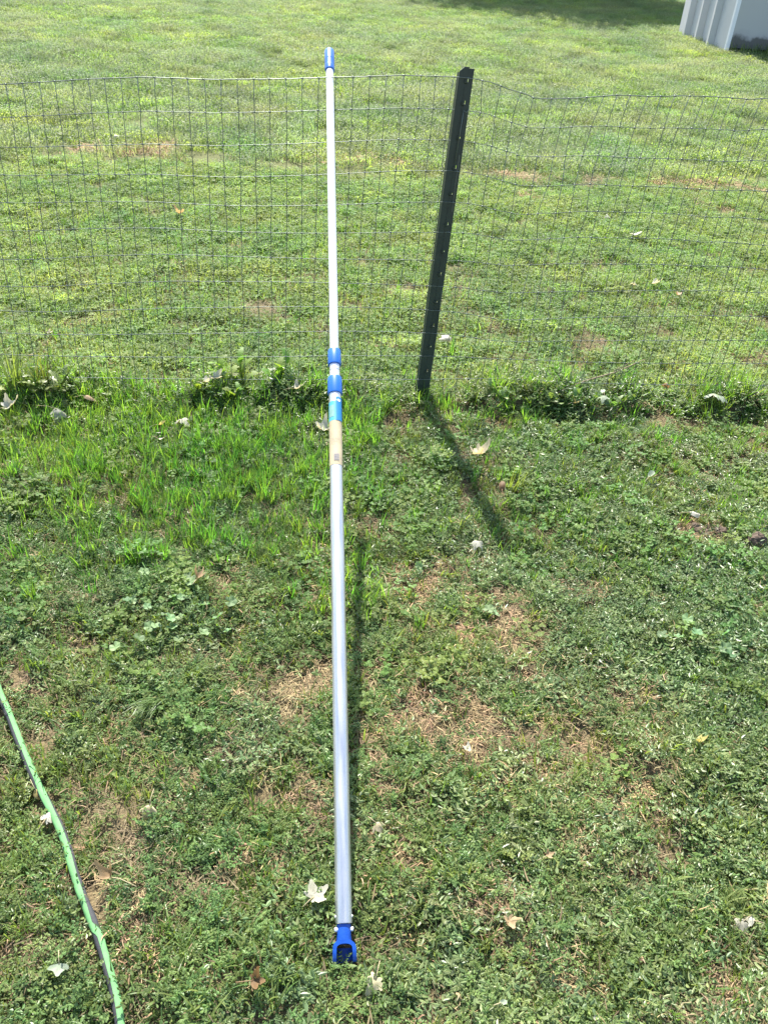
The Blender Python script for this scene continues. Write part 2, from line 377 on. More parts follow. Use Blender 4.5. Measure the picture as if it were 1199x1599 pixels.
for u in us:
    w_ = MB(); pts = []
    for k in range(NR * 2 + 1):
        v = k / (NR * 2); p = fpt(u, v)
        if k % 2: p = (fpt(u, (k - 1) / 24) + fpt(u, (k + 1) / 24)) / 2 + Vector((rng.normal(0, .0014), rng.normal(0, .001), 0))
        pts.append(p)
    w_.tube(pts, .0013, 5)
    for k in range(NR + 1):                      # the knot where the wires are wrapped together
        p = pts[k * 2]; w_.tube([p + Vector((-.004, -.0025, .001)), p + Vector((.004, -.0025, -.001))], .0024, 5)
    w_.build('stay_wire', M['wire'], fen)

# ------------------------------------------------------------------ steel fence post
pb = Vector((.1228, 3.02, 0)); pt = Vector((.1735, 3.036, 1.249))
pz = (pt - pb).normalized(); pxv = (Vector((1, .13, 0)) - pz * pz.dot(Vector((1, .13, 0)))).normalized(); pyv = pz.cross(pxv)
po = empty('fence_post', (0, 0, 0), 'dark green punched steel post standing in the wire fence', 'fence post')
pm = Matrix((pxv, pyv, pz)).transposed().to_4x4(); pm.translation = pb
po.matrix_world = pm
PL = (pt - pb).length; HW = .0242
# channel: front web split round the punched slots, two return flanges
ch = MB(); th = .0028
slots = []; zz = .05; n = 0
while zz < PL - .03:
    slots.append((zz, .011 if n % 2 else .0055)); zz += .098 + .012 * math.sin(n * 2.1); n += 1
slots.append((PL - .045, .012))
slots = sorted(slots)
def web(x0, x1, z0, z1): ch.box(x0, x1, 0, th, z0, z1)
SX0, SX1 = .0065, .0095
web(-HW, SX0, -.35, PL - .014); web(SX1, HW, -.35, PL - .004)
zc = -.35
for z0, h in slots:
    web(SX0, SX1, zc, z0); zc = z0 + h
web(SX0, SX1, zc, PL - .004)
# cropped corner at the top
ch.add([(-HW, 0, PL - .014), (SX0, 0, PL - .014), (SX0, 0, PL), (-.008, 0, PL), (-HW, th, PL - .014), (SX0, th, PL - .014), (SX0, th, PL), (-.008, th, PL)],
       [(0, 1, 2, 3), (7, 6, 5, 4), (3, 2, 6, 7), (0, 3, 7, 4), (1, 5, 6, 2)])
for s in (-1, 1):
    xo = s * HW
    ch.add([(xo, 0, -.35), (xo + s * .004, .028, -.35), (xo + s * .004 - s * .0028, .028, -.35), (xo - s * .0028, th, -.35)] +
           [(xo, 0, PL - .016), (xo + s * .003, .028, PL - .022), (xo + s * .003 - s * .0028, .028, PL - .022), (xo - s * .0028, th, PL - .016)],
           [(0, 1, 5, 4), (1, 2, 6, 5), (2, 3, 7, 6), (3, 0, 4, 7), (4, 5, 6, 7)])
c_ = ch.build('channel', M['post'], po, smooth=False)
lug = MB(); lug.add([(-.004, 0, 0), (.004, 0, 0), (.004, -.006, .004), (-.004, -.006, .004), (-.0035, -.0065, .014), (.0035, -.0065, .014), (-.0035, -.0045, .014), (.0035, -.0045, .014)],
    [(0, 1, 2, 3), (3, 2, 5, 4), (4, 5, 7, 6), (0, 3, 4, 6), (1, 7, 5, 2), (0, 6, 7, 1)])
lme = mesh_from('lug', lug.v, lug.f, M['post'], False)
for z0, h in slots: obj('lug', lme, po, (SX0 - .006, 0, z0 - .006))
seam = MB(); seam.box(-.0016, .0, -.0012, 0, .0, PL - .06); seam.build('seam', M['post'], po, smooth=False)
cl = MB(); cl.tube([(.006, -.008, PL - .13), (.004, -.009, PL - .2), (.0005, -.008, PL - .3)], .0011, 5); cl.tube([(.006, -.008, PL - .13), (.016, -.010, PL - .135), (.022, -.006, PL - .128), (.026, .004, PL - .125)], .0011, 5)
cl.build('wire_clip', M['wire'], po)

# ------------------------------------------------------------------ telescopic pole leaning on the fence
B = Vector((-.0169, .757, .010)); T = Vector((-.2741, 2.9344, 1.1996)); D = (T - B).normalized()
pole = empty('extension_pole', B, 'long silver telescopic pole with blue collars leaning on the fence', 'extension pole')
qx = D.cross(Vector((0, 0, 1))).normalized(); qy = D.cross(qx)      # local x right, y towards the ground, z up the pole
if qx.x < 0: qx = -qx
qy = D.cross(qx)
mm = Matrix((qx, qy, D)).transposed().to_4x4(); mm.translation = B; pole.matrix_world = mm
def part(name, prof, mat, n=36, cap=True):
    k = MB(); k.lathe(prof, n, cap); return sharp(k.build(name, mat, pole), 40)
RO, RM, RI = .0159, .0136, .0122
part('outer_tube', [(RO - .001, .046), (RO, .047), (RO, 1.2770), (RO - .001, 1.2780)], M['alu'])
part('middle_tube', [(RM, 1.2670), (RM, 1.3770)], M['alu2'])
part('inner_tube', [(RI, 1.3670), (RI, 2.5820)], M['alu2'])
part('collar', [(RO, 1.2550), (RO + .0024, 1.2560), (RO + .0031, 1.2600), (RO + .0028, 1.3030), (RO + .0018, 1.3070), (RM, 1.3075)], M['blue'])
part('collar', [(RM, 1.3470), (RM + .0034, 1.3480), (RM + .0040, 1.3510), (RM + .0037, 1.3920), (RM + .0026, 1.3950), (RI, 1.3955)], M['blue'])
part('joint_ring', [(RM, 1.3290), (RM + .0006, 1.3295), (RM + .0006, 1.3315), (RM, 1.3320)], M['alu'])
gr = [(RI, 2.5300), (.0152, 2.5310), (.0160, 2.5350)]
z = 2.5540
gr += [(.0158, 2.5510)]
for i in range(5): gr += [(.0160, z), (.0153, z + .002), (.0160, z + .004)]; z += .0055
gr += [(.0160, z + .004), (.0162, 2.6200), (.0154, 2.6280), (.0128, 2.6310), (.0118, 2.6315), (.0108, 2.6240)]
part('grip', gr, M['blue'])
# printed wrap: blue panel, paler panel and the long sun-bleached paper
def arc(name, z0, z1, a0, a1, mat, off, parent=pole, n=14):
    k = MB(); r_ = RO + off
    for j in range(n + 1):
        a = R(a0 + (a1 - a0) * j / n)               # 0 deg faces up and towards the viewer
        for zv in (z0, z1): k.v.append((r_ * math.sin(a), -r_ * math.cos(a), zv)); k.t.append(.5)
    k.f = [(2 * j, 2 * j + 2, 2 * j + 3, 2 * j + 1) for j in range(n)]
    return k.build(name, mat, parent)
sgn = 1 if qy.z < 0 else -1
if sgn < 0:
    _arc = arc
    def arc(name, z0, z1, a0, a1, mat, off, parent=pole, n=14): return _arc(name, z0, z1, 180 - a0, 180 - a1, mat, off, parent, n)
st = arc('paper_sticker', 1.0420, 1.1690, -140, 140, M['paper'], .0004, n=36)
lb = arc('label_band', 1.1690, 1.2270, -140, 140, M['label_teal'], .0005, n=36)
arc('label_panel', 1.1690, 1.2390, 2, 78, M['label_blue'], .0011, lb)
arc('faded_panel', 1.1800, 1.2150, -66, -14, M['label_pale'], .0009, lb)
# small white mark at the top of the blue panel and unreadable print lines
k = MB()
for j in range(9):
    a0 = R(30 + 22 * math.cos(2 * math.pi * j / 9) * .8); zv = 1.2290 + .004 * math.sin(2 * math.pi * j / 9); r_ = RO + .0015
    k.v.append((r_ * math.sin(a0), (-r_ if sgn > 0 else r_) * math.cos(a0), zv)); k.t.append(.5)
k.f = [tuple(range(9))]; k.build('label_emblem', M['white_plastic'], lb)
k = MB()
def strip(z0, z1, a0, a1):
    r_ = RO + .0016; n0 = len(k.v)
    for j in range(5):
        a = R(a0 + (a1 - a0) * j / 4)
        for zv in (z0, z1): k.v.append((r_ * math.sin(a), (-r_ if sgn > 0 else r_) * math.cos(a), zv)); k.t.append(.5)
    k.f.extend([(n0 + 2 * j, n0 + 2 * j + 2, n0 + 2 * j + 3, n0 + 2 * j + 1) for j in range(4)])
for j in range(9): strip(1.0530 + j * .0021, 1.0541 + j * .0021 + (j % 3) * .0003, -20, 24)
k.build('barcode', M['ink'], st)['kind'] = 'stuff'
for j in range(3):
    k = MB(); strip(1.1150 - j * .007, 1.1157 - j * .007, -38, (30, 10, -10)[j]); k.build('print_line', M['ink'], st)
# blue fork at the foot
fk = MB(); fk.lathe([(.0126, .0455), (.0130, .044), (.0132, .026), (.0140, .0205), (.0142, .012), (.010, .011)], 30)
W2 = .0182; TH = .0070; DP = .0160
path = []
for j in range(13):
    a = math.pi * j / 12; path.append((-W2 * math.cos(a), .004 + .0125 * math.sin(a) ** .8))
path = [(-W2 - .0008, -.021), (-W2 - .0005, -.009)] + path + [(W2 + .0005, -.010), (W2 + .0008, -.018)]
V = []; Fq = []
for i, (x, z) in enumerate(path):
    x0, z0 = path[max(i - 1, 0)]; x1, z1 = path[min(i + 1, len(path) - 1)]
    tx, tz = x1 - x0, z1 - z0; l_ = math.hypot(tx, tz); nx_, nz_ = -tz / l_, tx / l_
    dp = DP * (1 if 0 < i < len(path) - 1 else .6)
    for (o_, y_) in ((TH / 2, -dp), (TH / 2, dp), (-TH / 2, dp), (-TH / 2, -dp)): V.append((x + nx_ * o_, y_, z + nz_ * o_))
for i in range(len(path) - 1):
    for j in range(4): Fq.append((i * 4 + j, i * 4 + (j + 1) % 4, (i + 1) * 4 + (j + 1) % 4, (i + 1) * 4 + j))
Fq += [(3, 2, 1, 0), tuple((len(path) - 1) * 4 + j for j in range(4))]
fk.add(V, Fq)
hb = []; gs = -1 if qy.z > 0 else 1                      # closed back of the cup, on the ground side
for j in range(11):
    a = math.pi * j / 10
    for rr, zz_ in ((W2 - .001, -.021), (W2 - .001, .004), (W2 + .0014, .004), (W2 + .0014, -.021)): hb.append((-rr * math.cos(a), gs * rr * math.sin(a) * .8, zz_))
fk.add(hb, [(i * 4 + j, i * 4 + (j + 1) % 4, (i + 1) * 4 + (j + 1) % 4, (i + 1) * 4 + j) for i in range(10) for j in range(4)])
fo = sharp(fk.build('fork_connector', M['blue_dark'], pole), 40)
for s in (-1, 1):
    bt = MB(); bt.tube([(s * .010, -.002, .036), (s * .0165, -.002, .036), (s * .0182, -.002, .036)], [.0040, .0040, .0026], 12)
    bt.build('push_button', M['white_plastic'], fo)
    bt = MB(); bt.tube([(s * .0150, -.002, .058), (s * .0172, -.002, .058)], [.0030, .0022], 10)
    bt.build('spring_pin', M['white_plastic'], pole)

# ------------------------------------------------------------------ flat hose
hp = [(-40, 1010), (-12, 1055), (0, 1083), (14, 1115), (32, 1162), (48, 1200), (66, 1238), (88, 1278), (104, 1318), (116, 1360), (130, 1400), (146, 1440), (156, 1470), (168, 1510), (180, 1555), (189, 1610), (196, 1700)]
ctrl = []
for q in hp:
    p = gp(*q, dz=.03); ctrl.append(Vector((p.x, p.y, p.z + .026)))
for _ in range(2):
    zs = [c.z for c in ctrl]
    for i in range(1, len(ctrl) - 1): ctrl[i].z = (zs[i - 1] + zs[i] + zs[i + 1]) / 3
fine = []
for i in range(len(ctrl) - 1):
    p0, p1, p2, p3 = ctrl[max(i - 1, 0)], ctrl[i], ctrl[i + 1], ctrl[min(i + 2, len(ctrl) - 1)]
    for j in range(6):
        t_ = j / 6
        fine.append(.5 * ((2 * p1) + (p2 - p0) * t_ + (2 * p0 - 5 * p1 + 4 * p2 - p3) * t_ ** 2 + (3 * p1 - p0 - 3 * p2 + p3) * t_ ** 3))
hz = empty('garden_hose', fine[0], 'green and grey striped flat hose lying across the lower left lawn', 'hose')
TW = ([0, .34, .43, .62, .69, .735, .85, 1.0], [32, 34, -24, -30, -58, 44, 34, 30])
def hose_strip(a0, a1, name, mat, n=10, grow=0.0):
    k = MB(); N = len(fine)
    for i, p in enumerate(fine):
        d = (fine[min(i + 1, N - 1)] - fine[max(i - 1, 0)]).normalized()
        s = d.cross(Vector((0, 0, 1))).normalized(); u = s.cross(d)
        if s.x < 0: s = -s
        u = Vector((0, 0, 1)) - d * d.z; u.normalize()
        tw = float(np.interp(i / N, *TW))
        wr = .0083 * (1 + .04 * math.sin(i * .9)); hr = .0064 * (1 + .08 * math.sin(i * .7 + 2))
        tilt = R(4 * math.sin(i * .21))
        for j in range(n + 1):
            a = R(a0 + tw + (a1 - a0) * j / n)
            lx, lz = (wr + grow) * math.sin(a), (hr + grow) * math.cos(a)
            k.v.append(p + s * (lx * math.cos(tilt) - lz * math.sin(tilt)) + u * (lx * math.sin(tilt) + lz * math.cos(tilt)) - fine[0]); k.t.append(.5)
    k.f = [(i * (n + 1) + j, i * (n + 1) + j + 1, (i + 1) * (n + 1) + j + 1, (i + 1) * (n + 1) + j) for i in range(N - 1) for j in range(n)]
    return k.build(name, mat, hz)
hose_strip(-180, 180, 'grey_side', M['hose_grey'], 20)
hose_strip(-48, 48, 'green_stripe', M['hose_green'], 9, .0007)

# ------------------------------------------------------------------ fallen leaves, each one a thing
def maple(sz, curl, fold, seed, lobes=5):
    r_ = np.random.default_rng(seed); out = []
    ang0 = [-2.25, -1.15, 0, 1.15, 2.25] if lobes == 5 else [-1.1, 0, 1.1] if lobes == 3 else [0]
    ln = [.55, .85, 1.0, .85, .55] if lobes == 5 else [.75, 1.0, .75] if lobes == 3 else [1.0]
    if lobes == 1:
        for j in range(14):
            a = 2 * math.pi * j / 14; out.append((.32 * math.sin(a), .5 * math.cos(a) + .35))
    else:
        out.append((0.0, -.12))
        for i, (a, l) in enumerate(zip(ang0, ln)):
            a += r_.normal(0, .07); l *= r_.uniform(.85, 1.1)
            if i: out.append((.55 * math.sin((a + ang0[i - 1]) / 2), .55 * math.cos((a + ang0[i - 1]) / 2)))
            for da, rr in ((-.34, .70), (-.22, .76), (-.16, .9), (0, 1.0), (.16, .9), (.22, .76), (.34, .70)):
                out.append((l * rr * math.sin(a + da), l * rr * math.cos(a + da)))
    out = [(x + r_.normal(0, .015), y + r_.normal(0, .015)) for x, y in out]
    n = len(out); V = [(0, .1, 0)]; T_ = [.2]
    for rr in (.4, .72, 1.0):
        for (x, y) in out: V.append((x * rr, .1 + (y - .1) * rr, 0)); T_.append(rr)
    F_ = [(0, 1 + j, 1 + (j + 1) % n) for j in range(n)]
    for k in range(2):
        a, b_ = 1 + k * n, 1 + (k + 1) * n
        F_ += [(a + j, b_ + j, b_ + (j + 1) % n, a + (j + 1) % n) for j in range(n)]
    W = []
    ph = r_.uniform(0, 6)
    for (x, y, z) in V:
        d = math.hypot(x, y)
        z = curl * d * d * (1 + .5 * math.sin(3 * math.atan2(x, y + .01) + ph)) + fold * abs(x) + .05 * math.sin(9 * x + ph) * math.sin(7 * y) - .05 * d * abs(math.sin(2.6 * math.atan2(x, y + .01)))
        W.append((x * sz * (1 - .25 * abs(curl) * d), y * sz * (1 - .25 * abs(curl) * d), z * sz))
    return W, F_, T_
LEAVES = [
 (490, 1403, 42, 'grey', 5, .35, .2, 50, 'curling pale grey maple leaf left of the pole near its foot'),
 (586, 1532, 36, 'cream', 5, .3, .25, 200, 'pale yellow maple leaf on the grass below the blue fork'),
 (793, 1438, 30, 'tan', 5, .5, .5, 160, 'tan folded leaf on the lower right lawn right of the pole foot'),
 (234, 1258, 34, 'cream', 3, .9, .6, 190, 'cream curled leaf on the lawn right of the hose'),
 (172, 1370, 30, 'tan', 3, 1.0, .7, -60, 'curled tan leaf with a long stem close to the hose'),
 (73, 1277, 28, 'white', 5, .5, .5, 20, 'crumpled whitish leaf touching the left side of the hose'),
 (93, 1507, 34, 'palegreen', 3, .3, .4, 170, 'pale narrow leaf left of the hose at the bottom left'),
 (57, 1235, 26, 'yellow', 1, .6, .6, 150, 'slim yellow leaf lying over the hose'),
 (396, 1531, 30, 'brown', 5, .5, .4, 90, 'reddish brown leaf on the bottom lawn left of the pole foot'),
 (587, 1287, 26, 'cream', 3, 1.0, .9, 140, 'yellowish folded leaf close beside the pole shadow'),
 (733, 1173, 24, 'white', 3, .4, .3, 280, 'white leaf with a thin stem at the lower edge of the straw patch'),
 (605, 921, 28, 'cream', 3, .9, .7, 180, 'cream folded leaf just right of the pole halfway up'),
 (744, 709, 30, 'cream', 5, .8, .3, 75, 'cream curled leaf beside the upper part of the post shadow'),
 (747, 846, 24, 'white', 5, .6, .4, 210, 'white leaf on the lower edge of the post shadow'),
 (505, 672, 30, 'white', 5, .5, .5, 300, 'white leaf peeking out left of the pole sticker'),
 (700, 531, 26, 'white', 3, .9, .5, 40, 'whitish leaf standing in the grass right of the post foot'),
 (250, 664, 18, 'yellow', 3, .5, .4, 80, 'yellowish leaf in the tall grass left of the pole'),
 (282, 656, 26, 'white', 5, .6, .4, 20, 'white leaf with curved stem in the tall grass left of the pole'),
 (249, 686, 16, 'white', 1, .5, .4, 110, 'small white leaf below the yellowish leaf in the tall grass'),
 (89, 640, 34, 'white', 5, .7, .4, 100, 'large whitish leaf below the fence at the far left'),
 (12, 636, 34, 'white', 5, .7, .4, 60, 'bleached leaf at the left edge below the fence'),
 (1079, 801, 26, 'white', 1, .6, .8, 95, 'white slim leaf above the bare soil at the right'),
 (1014, 744, 22, 'palegreen', 1, .5, .5, 45, 'pale narrow leaf on the lawn right of the post shadow'),
 (1113, 617, 40, 'palegreen', 5, .4, .4, 30, 'large pale green grey leaf under the fence at the right'),
 (985, 366, 26, 'white', 1, .6, .3, 95, 'white flat leaf highest among those beyond the fence at right'),
 (990, 442, 16, 'white', 3, .5, .4, 20, 'smaller of two white leaves side by side beyond the fence'),
 (1019, 443, 24, 'white', 3, .5, .4, 100, 'larger of two white leaves side by side beyond the fence'),
 (948, 340, 14, 'white', 3, .8, .4, 20, 'tiny white leaf upright beyond the fence right of the post'),
 (896, 630, 22, 'yellow', 3, .6, .4, 60, 'bright yellow leaf at the foot of the fence near the twig'),
 (1190, 1241, 22, 'white', 1, .4, .5, 50, 'white leaf at the right edge of the lawn'),
 (1087, 1157, 26, 'yellow', 3, .6, .5, 120, 'yellow and brown leaf on the right lawn'),
 (1003, 1499, 18, 'tan', 5, 1.0, .6, 0, 'small curled tan leaf at the bottom right lawn'),
 (853, 1338, 16, 'tan', 3, .8, .6, 70, 'small tan leaf on the right lawn level with the lower pole'),
 (1176, 1438, 22, 'white', 3, .5, .5, 300, 'small white leaf at the lower right edge'),
 (929, 1593, 12, 'white', 3, .6, .5, 0, 'tiny white leaf at the bottom edge right of the pole'),
 (716, 1557, 16, 'tan', 3, .7, .5, 40, 'small tan leaf near the bottom edge right of the pole'),
 (781, 1568, 18, 'palegreen', 1, .4, .4, 80, 'small pale green leaf near the bottom edge'),
 (783, 765, 24, 'brown', 1, .4, .8, 10, 'rust brown leaf standing upright right of the post shadow'),
 (283, 333, 18, 'tan', 3, .8, .6, 200, 'tan leaf beyond the fence at the left'),
 (180, 214, 16, 'white', 1, .5, .8, 5, 'whitish plume like leaf upright in the meadow beyond the left fence'),
 (308, 905, 20, 'tan', 3, .9, .6, 20, 'tan curled leaf above the mallow plants'),
 (1040, 600, 18, 'brown', 3, .9, .5, 30, 'brown curled leaf at the foot of the right fence'),
 (75, 521, 14, 'white', 3, .6, .5, 90, 'tiny white leaf beyond the fence at the far left'),
 (1160, 1440, 26, 'grey', 5, .8, .6, 250, 'dark grey shrivelled leaf at the lower right edge'),
 (335, 590, 24, 'white', 5, .5, .4, 120, 'white withered leaf left of the lobed weed'),
 (352, 582, 26, 'palegreen', 1, .6, .5, 300, 'pale withered leaf draped beside the lobed weed stem'),
 (320, 597, 20, 'white', 3, .6, .5, 60, 'small withered white leaf low at the left of the lobed weed'),
 (430, 577, 22, 'palegreen', 5, .7, .5, 10, 'pale leaf between the lobed weed and the pole'),
 (462, 612, 24, 'white', 3, .7, .5, 60, 'white leaf in the dark grass between the weed and the pole'),
 (943, 618, 20, 'palegreen', 3, .4, .4, 200, 'pair tipped pale leaf under the middle of the right fence'),
 (1058, 461, 16, 'tan', 3, .7, .5, 0, 'tan leaf on a bare spot beyond the right fence'),
 (135, 620, 26, 'tan', 1, .8, .5, 85, 'tan dry leaf under the fence at the left'),
]
for i, (px, py, sz, mk, lb_, curl, fold, rot, lab) in enumerate(LEAVES):
    up = .034 if py > 900 else .052 if py > 640 else .075 if py > 560 else .05
    p = gp(px, py, dz=up); s = sz / (FPX / depth(p)) * (.84 if curl >= .8 else .70)
    root = empty('fallen_leaf', (p.x, p.y, p.z + up), lab, 'leaf', 'fallen leaves scattered on the lawn')
    tl = .9 if 'upright' in lab or 'standing' in lab else rng.uniform(-.3, .15)
    root.rotation_euler = (tl, rng.uniform(-.25, .25), R(-rot if tl < .5 else rng.uniform(-25, 25)))
    W, F_, T_ = maple(s, curl * rng.uniform(.7, 1.5) * (-1 if i % 2 else 1), fold * rng.uniform(.4, 1.1) * (-.6 if i % 2 else 1), i + 1, lb_)
    me = mesh_from('leaf_blade', W, F_, LM[mk], True, T_)
    obj('leaf_blade', me, root)
    k = MB(); L = s * rng.uniform(.7, 1.4) * (2 if 'long stem' in lab else 1)
    k.tube([(0, .0, 0), (.1 * L, -.4 * L, .12 * L), (.2 * L, -L, .05 * L)], [.0011, .0009, .0009], 5)
    k.build('leaf_stalk', LM['cream' if mk != 'brown' else 'tan'], root)

# ------------------------------------------------------------------ twig and soil clods
a_, b_ = gp(868, 622), gp(985, 574)
tw = MB(); p0 = Vector((a_.x, a_.y - .02, a_.z + .035)); p1 = Vector((b_.x, b_.y - .16, b_.z + .11)); dv = p1 - p0
tw.tube([p0 - p0, dv * .3 + Vector((0, 0, .006)), dv * .62 + Vector((.01, 0, -.004)), dv], [.0042, .0034, .0027, .0014], 7)
tw.tube([dv * .62, dv * .8 + Vector((.015, -.02, .035))], [.0018, .0008], 5)
o = tw.build('twig', M['twig'], loc=p0); tag(o, 'thin dry twig lying aslant in the weeds under the right fence', 'twig')
def clod(px, py, wpx, hpx, lab, seed):
    p = gp(px, py); k = FPX / depth(p); bm = bmesh.new(); bmesh.ops.create_icosphere(bm, subdivisions=4, radius=1)
    for v in bm.verts:
        c = v.co
        d = 1 + .55 * (float(fbm(c.x * 2 + seed + c.z * 2, c.y * 2 + c.z, seed)) - .5) + .35 * (float(fbm(c.x * 7 + c.z * 5, c.y * 7 + c.z * 4, seed + 3)) - .5)
        v.co = Vector((c.x * wpx / k / 2 * d, c.y * wpx / k / 2 * d, c.z * hpx / k / 2 * d))
    me = bpy.data.meshes.new('soil_clod'); bm.to_mesh(me); bm.free(); me.materials.append(M['soil_clod'])
    o = obj('soil_clod', me, None, (p.x, p.y, p.z + hpx / k * .28)); tag(o, lab, 'clod of soil', 'loose clods of soil on the lawn')
clod(1174, 860, 30, 40, 'dark upright clod of soil at the right edge of the lawn', 4)
clod(1122, 838, 24, 22, 'small soil clod beside the bare spot at the right', 8)
clod(1092, 832, 34, 12, 'low flat soil clod under the slim white leaf at the right', 12)

# ------------------------------------------------------------------ leaf and blade makers for plants
def blade(k, base, az, L, wd, bend, tint, seg=4, twist=0.0, droop=1.0):
    """one tapering grass blade that rises, then arches over"""
    d = np.array([math.cos(az), math.sin(az), 0]); s = np.array([-d[1], d[0], 0.0])
    p = np.array(base, float); e = bend; V = []; T_ = []
    for i in range(seg + 1):
        f = i / seg; wv = wd * (1 - f ** 1.8) * .5 + .00015
        ss = s * math.cos(twist * f) + np.array([0, 0, 1]) * math.sin(twist * f)
        V += [p - ss * wv, p + ss * wv]; T_ += [tint * .6 + f * .4] * 2
        el = math.pi / 2 - e * (0.25 + droop * f * 1.2)
        p = p + (d * math.cos(el) + np.array([0, 0, 1]) * math.sin(el)) * L / seg
    k.add(V, [(2 * i, 2 * i + 1, 2 * i + 3, 2 * i + 2) for i in range(seg)], T_)
def leaflet(k, c, az, el, L, wd, tint, fold=.25):
    d = np.array([math.cos(az) * math.cos(el), math.sin(az) * math.cos(el), math.sin(el)])
    s = np.array([-math.sin(az), math.cos(az), 0.0]); n = np.cross(d, s); c = np.array(c, float)
    a, b_ = c, c + d * L
    m1, m2 = c + d * L * .35, c + d * L * .72
    q = n * wd * fold
    k.add([a, m1 - s * wd * .5 - q, m2 - s * wd * .42 - q, b_, m2 + s * wd * .42 - q, m1 + s * wd * .5 - q], [(0, 1, 2, 3), (0, 3, 4, 5)], [tint] * 6)

def variant(kind, seed):
    r_ = np.random.default_rng(seed); k = MB(); U = r_.uniform
    mat = 'grass'
    if kind == 'weed':                                   # creeping small-leaved weed
        mat = 'weed'
        for _ in range(12):
            az = U(0, 6.28); L = U(.012, .034); h = U(.010, .034); n = int(U(7, 13)); x0, y0 = r_.normal(0, .011, 2)
            for i in range(n):
                f = (i + .5) / n
                c = (x0 + math.cos(az) * L * f, y0 + math.sin(az) * L * f, h * (f ** .7))
                leaflet(k, c, az + (1.1 if i % 2 else -1.1) + U(-.5, .5), U(-.25, .75), U(.0045, .0085), U(.0022, .0042), U(0, 1))
    if kind == 'leafy':                                  # coarser weed, broader pale leaves
        mat = 'leafy'
        for _ in range(10):
            az = U(0, 6.28); L = U(.015, .038); h = U(.012, .036); n = int(U(4, 8)); x0, y0 = r_.normal(0, .012, 2)
            for i in range(n):
                f = (i + .5) / n
                leaflet(k, (x0 + math.cos(az) * L * f, y0 + math.sin(az) * L * f, h * (f ** .7)), az + (1.0 if i % 2 else -1.0) + U(-.7, .7), U(-.3, .7), U(.009, .018), U(.0034, .0066), U(0, 1))
    if kind == 'short':
        for _ in range(17): blade(k, (*r_.normal(0, .012, 2), -.003), U(0, 6.28), U(.022, .060), U(.0018, .0034), U(.4, 1.25), U(0, 1), 3, U(-.8, .8))
    if kind == 'crab':                                   # broad short lying blades
        for _ in range(13): blade(k, (*r_.normal(0, .010, 2), .003), U(0, 6.28), U(.025, .065), U(.003, .0052), U(1.0, 1.55), U(0, 1), 4, U(-.9, .9), .7)
    if kind == 'long':
        mat = 'bright'
        for _ in range(13): blade(k, (*r_.normal(0, .012, 2), -.004), U(0, 6.28), U(.05, .125), U(.0028, .0052), U(.15, .85), U(0, 1), 5, U(-.8, .8))
    if kind == 'clover':
        mat = 'clover'
        for _ in range(12):
            x, y = r_.normal(0, .020, 2); h = U(.018, .045); a0 = U(0, 6.28); s = U(.008, .013); tl = U(-.2, .5)
            for j in range(3): leaflet(k, (x, y, h), a0 + j * 2.09, tl + U(-.2, .2), s, s * .85, U(.2, 1), .15)
            blade(k, (x * .6, y * .6, -.002), math.atan2(y, x), h * 1.05, .0012, .3, .2, 2)
    if kind in ('straw', 'thatch'):
        mat = kind
        for _ in range(30):
            c = np.array([*r_.normal(0, .022, 2), U(.001, .010)]); az = U(0, 6.28); L = U(.008, .032); wd = U(.0004, .0011)
            d = np.array([math.cos(az), math.sin(az), r_.normal(0, .16)]); s = np.array([-math.sin(az), math.cos(az), U(-.4, .4)])
            m_ = c + d * L * .5 + np.array([*r_.normal(0, .003, 2), U(0, .005)]); tt = U(0, 1)
            k.add([c - s * wd, c + s * wd, m_ - s * wd, m_ + s * wd, c + d * L], [(0, 1, 3, 2), (2, 3, 4)], [tt] * 5)
    if kind == 'lawn':                                   # 16 cm patch of short mixed lawn
        mat = 'lawn'
        for _ in range(60):
            x, y = U(-.085, .085, 2); h = U(.012, .040); a0 = U(0, 6.28); s = U(.007, .013)
            for j in range(3): leaflet(k, (x, y, h), a0 + j * 2.09 + U(-.3, .3), U(-.3, .7), s, s * .7, U(0, 1), .2)
        for _ in range(42): blade(k, (*U(-.085, .085, 2), -.004), U(0, 6.28), U(.025, .07), U(.002, .0042), U(.2, 1.1), U(0, 1), 3, U(-.8, .8))
    if kind == 'meadow':                                 # 34 cm patch of taller paler grass
        mat = 'pale'
        for _ in range(190): blade(k, (*U(-.18, .18, 2), -.01), U(0, 6.28), U(.03, .11), U(.003, .006), U(.4, 1.5), U(0, 1), 3, U(-.8, .8))
        for _ in range(110): leaflet(k, (*U(-.18, .18, 2), U(.02, .08)), U(0, 6.28), U(-.4, .9), U(.012, .03), U(.005, .010), U(0, 1), .2)
    if kind == 'green':
        mat = 'lawn'
        for _ in range(120): blade(k, (*U(-.18, .18, 2), -.01), U(0, 6.28), U(.03, .09), U(.004, .008), U(.4, 1.4), U(0, 1), 3, U(-.8, .8))
        for _ in range(170): leaflet(k, (*U(-.18, .18, 2), U(.015, .065)), U(0, 6.28), U(-.4, .9), U(.012, .026), U(.007, .014), U(0, 1), .2)
    return mesh_from('plant_' + kind, k.v, k.f, M[mat], False, k.t)
COLS = {}
for kind, n in (('weed', 8), ('leafy', 7), ('short', 6), ('crab', 6), ('long', 6), ('clover', 5), ('straw', 6), ('thatch', 4), ('lawn', 7), ('meadow', 6), ('green', 5)):
    c = bpy.data.collections.new('patch_' + kind)
    for i in range(n):
        o = bpy.data.objects.new('patch_%s_%d' % (kind, i), variant(kind, hash_ := (i * 31 + len(kind) * 101 + ord(kind[0]))))
        c.objects.link(o)
    COLS[kind] = (c, n)

